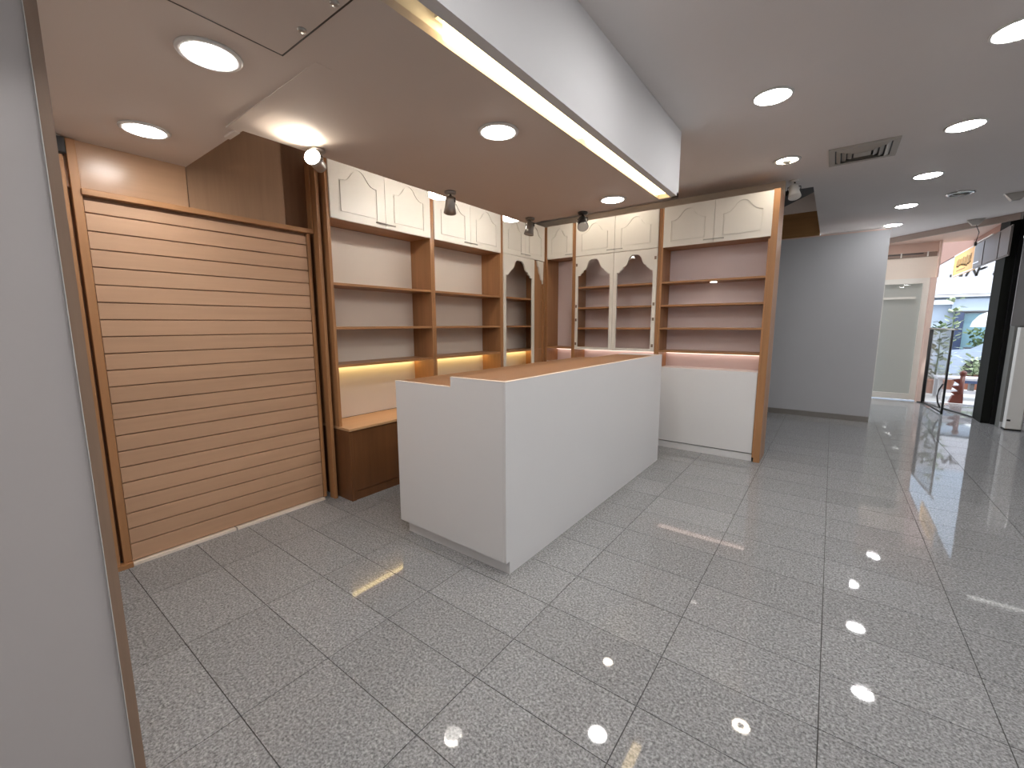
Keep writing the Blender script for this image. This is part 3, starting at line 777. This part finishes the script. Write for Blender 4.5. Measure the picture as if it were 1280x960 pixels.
wc = empty('white_cabinet', (2.15, 8.9, 0), 'narrow white cabinet with black latch by the dark column', 'cabinet')
box('body', (2.06, 2.21), (8.86, 8.985), (0.02, 1.44), PLASTW, wc, bev=0.004)
box('base', (2.05, 2.215), (8.855, 8.99), (0.0, 0.02), PLASTB, wc)
box('latch', (2.065, 2.10), (8.85, 8.8595), (0.13, 0.155), PLASTB, wc)
box('edge_trim', (2.2105, 2.225), (8.85, 8.985), (0.02, 1.44), CHROME, wc)

# ---------------------------------------------------------------- the street outside
st = box('ground_street', (-6, 30), (11.32, 40), (-0.30, -0.12), ASPH, kind='structure')
pv = box('ground_pavement', (1.42, 14), (9.78, 14.2), (-0.118, -0.002), PAVE, kind='structure')
kb = box('kerb', (1.42, 14), (14.2, 14.45), (-0.118, 0.05), FASCIA, kind='structure')
shop = empty('shop_across_street', (6, 20.5, 0), 'pale blue shop building with white lettered fascia across the street', 'building')
box('wall', (-2, 14), (20.6, 24), (0, 7.0), FACADE, shop)
box('fascia', (-2, 14), (20.35, 20.6), (2.45, 3.55), FASCIA, shop)
box('sign_band', (3.15, 6.0), (20.42, 20.6), (1.90, 2.30), FACADE, shop)
box('ledge', (-2, 14), (20.25, 20.6), (2.36, 2.43), GREYW, shop)
box('ledge', (3.1, 14), (20.3, 20.6), (1.86, 1.90), DGREY, shop)
box('ledge', (2.0, 3.15), (20.3, 20.6), (2.12, 2.28), GREYW, shop)
for x0, x1 in ((3.45, 4.35), (4.4, 5.3)):
    wf = box('shop_window', (x0, x1), (20.5, 20.6), (0.5, 1.84), FASCIA, shop)
    box('pane', (x0 + 0.03, x1 - 0.03), (20.48, 20.4995), (0.55, 1.82), SHOPG, wf)
box('pillar', (3.25, 3.44), (20.3, 20.5), (0.0, 1.85), NAVY, shop)
# letters on the fascia: their lower halves show under the sign
lt = []
def stroke(x0, z0, x1, z1, t=0.05):
    n = 6
    for i in range(n):
        a = i / n; xx = x0 + (x1 - x0) * a; z_ = z0 + (z1 - z0) * a
        lt.append((xx, xx + t, 20.335, 20.349, z_, z_ + abs(z1 - z0) / n + 0.02))
for x, kind in ((2.98, '.'), (3.20, '.'), (3.34, 'A'), (3.62, 'F'), (3.95, 'A'), (4.2, 'V'), (4.5, 'T')):
    if kind == '.': lt.append((x, x + 0.08, 20.335, 20.349, 3.02, 3.10))
    if kind == 'F': stroke(x - 0.05, 3.02, x + 0.0, 3.30); stroke(x + 0.0, 3.2, x + 0.14, 3.28, 0.08)
    if kind == 'A': stroke(x, 3.02, x + 0.10, 3.30); stroke(x + 0.22, 3.02, x + 0.10, 3.30)
    if kind == 'V': stroke(x + 0.10, 3.02, x, 3.30); stroke(x + 0.10, 3.02, x + 0.2, 3.30)
    if kind == 'T': stroke(x, 3.02, x, 3.30, 0.07)
boxes_mesh('lettering', lt, DARKM, shop, kind=None)
boxes_mesh('lettering', [(4.0, 4.12, 20.405, 20.419, 2.10, 2.2), (4.16, 4.24, 20.405, 20.419, 2.12, 2.22), (4.28, 4.40, 20.405, 20.419, 2.06, 2.2), (4.0, 4.2, 20.405, 20.419, 1.96, 2.03)], GREYW, shop, kind=None)

def car(x, y):
    c = empty('parked_car', (x, y, -0.12), 'silver blue parked car seen side on across the road', 'car')
    prof = [(-2.1, 0.22), (-2.12, 0.55), (-2.0, 0.78), (-1.25, 0.86), (-0.6, 1.30), (0.75, 1.32), (1.35, 0.92), (1.95, 0.86), (2.1, 0.6), (2.1, 0.25)]
    poly('body', [(x + u, v - 0.12) for u, v in prof], y - 0.8, y + 0.8, 'XZ', CARP, c)
    poly('window', [(x - 1.05, 0.78), (x - 0.55, 1.13), (x + 0.7, 1.15), (x + 1.15, 0.80)], y - 0.812, y - 0.801, 'XZ', DARKGLASS, c)
    for dx in (-1.35, 1.3):
        tube('wheel', [(x + dx, y - 0.83, 0.2), (x + dx, y - 0.62, 0.2)], 0.315, TYRE, c, seg=20)
    box('sill_line', (x - 1.0, x + 1.0), (y - 0.815, y - 0.801), (0.60, 0.64), FASCIA, c)
    return c
car(4.6, 17.6)

def plant(x, y, h, label, leafm, n, spread, pot=True, seed=1):
    random.seed(seed)
    t = empty('potted_plant', (x, y, -0.002), label, 'plant')
    lathe('pot', [(0, 0.0), (0.12, 0.0), (0.17, 0.28), (0.185, 0.28), (0.185, 0.31), (0.15, 0.31), (0.14, 0.27), (0, 0.27)], TERRA, t, (x, y, -0.001), seg=20)
    tube('stem', [(x, y, 0.26), (x + 0.02, y, h * 0.5), (x, y, h * 0.85)], [0.02, 0.015, 0.006], LEAF, t, seg=6)
    bm = bmesh.new()
    for i in range(n):
        a = random.uniform(0, 2 * math.pi); z = random.uniform(0.3, h); r = random.uniform(0.05, spread)
        L = random.uniform(0.10, 0.19); wd = L * 0.28
        d = Vector((math.cos(a), math.sin(a), random.uniform(-0.3, 0.8))).normalized()
        s = d.cross(Vector((0, 0, 1))).normalized() * wd
        b = Vector((math.cos(a) * r, math.sin(a) * r, z))
        v = [bm.verts.new(b), bm.verts.new(b + d * L * 0.5 + s), bm.verts.new(b + d * L), bm.verts.new(b + d * L * 0.5 - s)]
        bm.faces.new(v)
    me = bpy.data.meshes.new('foliage'); bm.to_mesh(me); bm.free()
    link('foliage', me, leafm, t, (x, y, 0), kind='stuff')
    return t
plant(1.84, 12.75, 1.55, 'dark green potted shrub outside, behind the glass door leaf', LEAF, 150, 0.10, seed=2)
plant(2.12, 13.45, 2.05, 'tall pale leaved potted plant outside, right of the dark shrub', LEAFP, 110, 0.09, seed=5)
plant(2.62, 13.95, 0.75, 'low leafy potted plant outside near the kerb', LEAFP, 120, 0.16, seed=9)

para = empty('parasol', (3.9, 18.9, -0.12), 'round white parasol before the shop across the street', 'parasol')
tube('pole', [(3.9, 19.6, -0.12), (3.9, 19.6, 1.8)], 0.03, STEEL, para, seg=8)
lathe('canopy', [(0.42, 1.38), (0.38, 1.55), (0.25, 1.74), (0.1, 1.83), (0, 1.85)], CANVAS, para, (3.9, 19.6, 0.0), seg=16)
tube('base', [(3.9, 19.6, -0.12), (3.9, 19.6, -0.04)], 0.22, DGREY, para, seg=16)
hg = empty('planter_hedge', (4.0, 19.2, -0.12), 'dark clipped hedge in a trough below the parasol', 'hedge')
box('trough', (3.35, 5.6), (19.05, 19.3), (-0.12, 0.75), DGREY, hg)
random.seed(4); bm = bmesh.new()
for i in range(420):
    c0 = Vector((random.uniform(3.4, 5.55), random.uniform(18.98, 19.35), random.uniform(0.75, 1.28)))
    d = Vector((random.uniform(-1, 1), random.uniform(-1, 1), random.uniform(-.3, 1))).normalized(); s = d.orthogonal().normalized() * 0.05
    bm.faces.new([bm.verts.new(c0), bm.verts.new(c0 + d * 0.07 + s), bm.verts.new(c0 + d * 0.15), bm.verts.new(c0 + d * 0.07 - s)])
me = bpy.data.meshes.new('foliage'); bm.to_mesh(me); bm.free()
link('foliage', me, LEAF, hg, (0, 0, 0), kind='stuff')

ws = empty('wooden_stand', (2.02, 11.2, 0), 'red brown carved wooden stand on the pavement outside the door', 'stand')
sx, sy = 2.02, 11.4
tube('post', [(sx, sy, 0.0), (sx + 0.01, sy, 0.52)], [0.05, 0.035], REDW, ws, seg=10)
lathe('finial', [(0, 0.62), (0.035, 0.605), (0.055, 0.57), (0.04, 0.53), (0.03, 0.50), (0, 0.50)], REDW, ws, (sx + 0.01, sy, 0), seg=14)
for z in (0.44, 0.31, 0.20):
    poly('bracket', [(sx - 0.13, z), (sx - 0.03, z - 0.08), (sx - 0.03, z + 0.02)], sy - 0.02, sy + 0.02, 'XZ', REDW, ws)
poly('foot', [(sx - 0.14, 0.0), (sx + 0.05, 0.0), (sx + 0.04, 0.18), (sx - 0.1, 0.14)], sy - 0.05, sy + 0.05, 'XZ', REDW, ws)
wt = empty('white_table', (2.5, 11.9, 0), 'low white table on the pavement behind the wooden stand', 'table')
box('table_top', (1.75, 2.75), (11.75, 12.25), (0.40, 0.44), FASCIA, wt)
for x in (1.77, 2.42, 2.68):
    for y in (11.77, 12.19):
        box('leg', (x, x + 0.06), (y, y + 0.05), (0.0, 0.40), FASCIA, wt)
box('rail', (1.83, 2.68), (11.78, 11.80), (0.14, 0.20), FASCIA, wt)
bn = empty('street_bench', (3.2, 13.12, 0), 'long grey bench along the kerb outside', 'bench')
box('seat', (2.35, 4.2), (13.0, 13.25), (0.22, 0.28), NAVY, bn)
for x in (2.45, 3.2, 4.05):
    box('leg', (x, x + 0.06), (13.02, 13.23), (0.0, 0.22), DGREY, bn)

# ---------------------------------------------------------------- sunlight over the street
sun = bpy.data.lights.new('sun', 'SUN'); sun.energy = 1.3; sun.angle = 0.02
sn = bpy.data.objects.new('sun', sun); C.objects.link(sn)
sn.rotation_euler = Vector((-0.25, 0.42, -0.87)).to_track_quat('-Z', 'Y').to_euler()
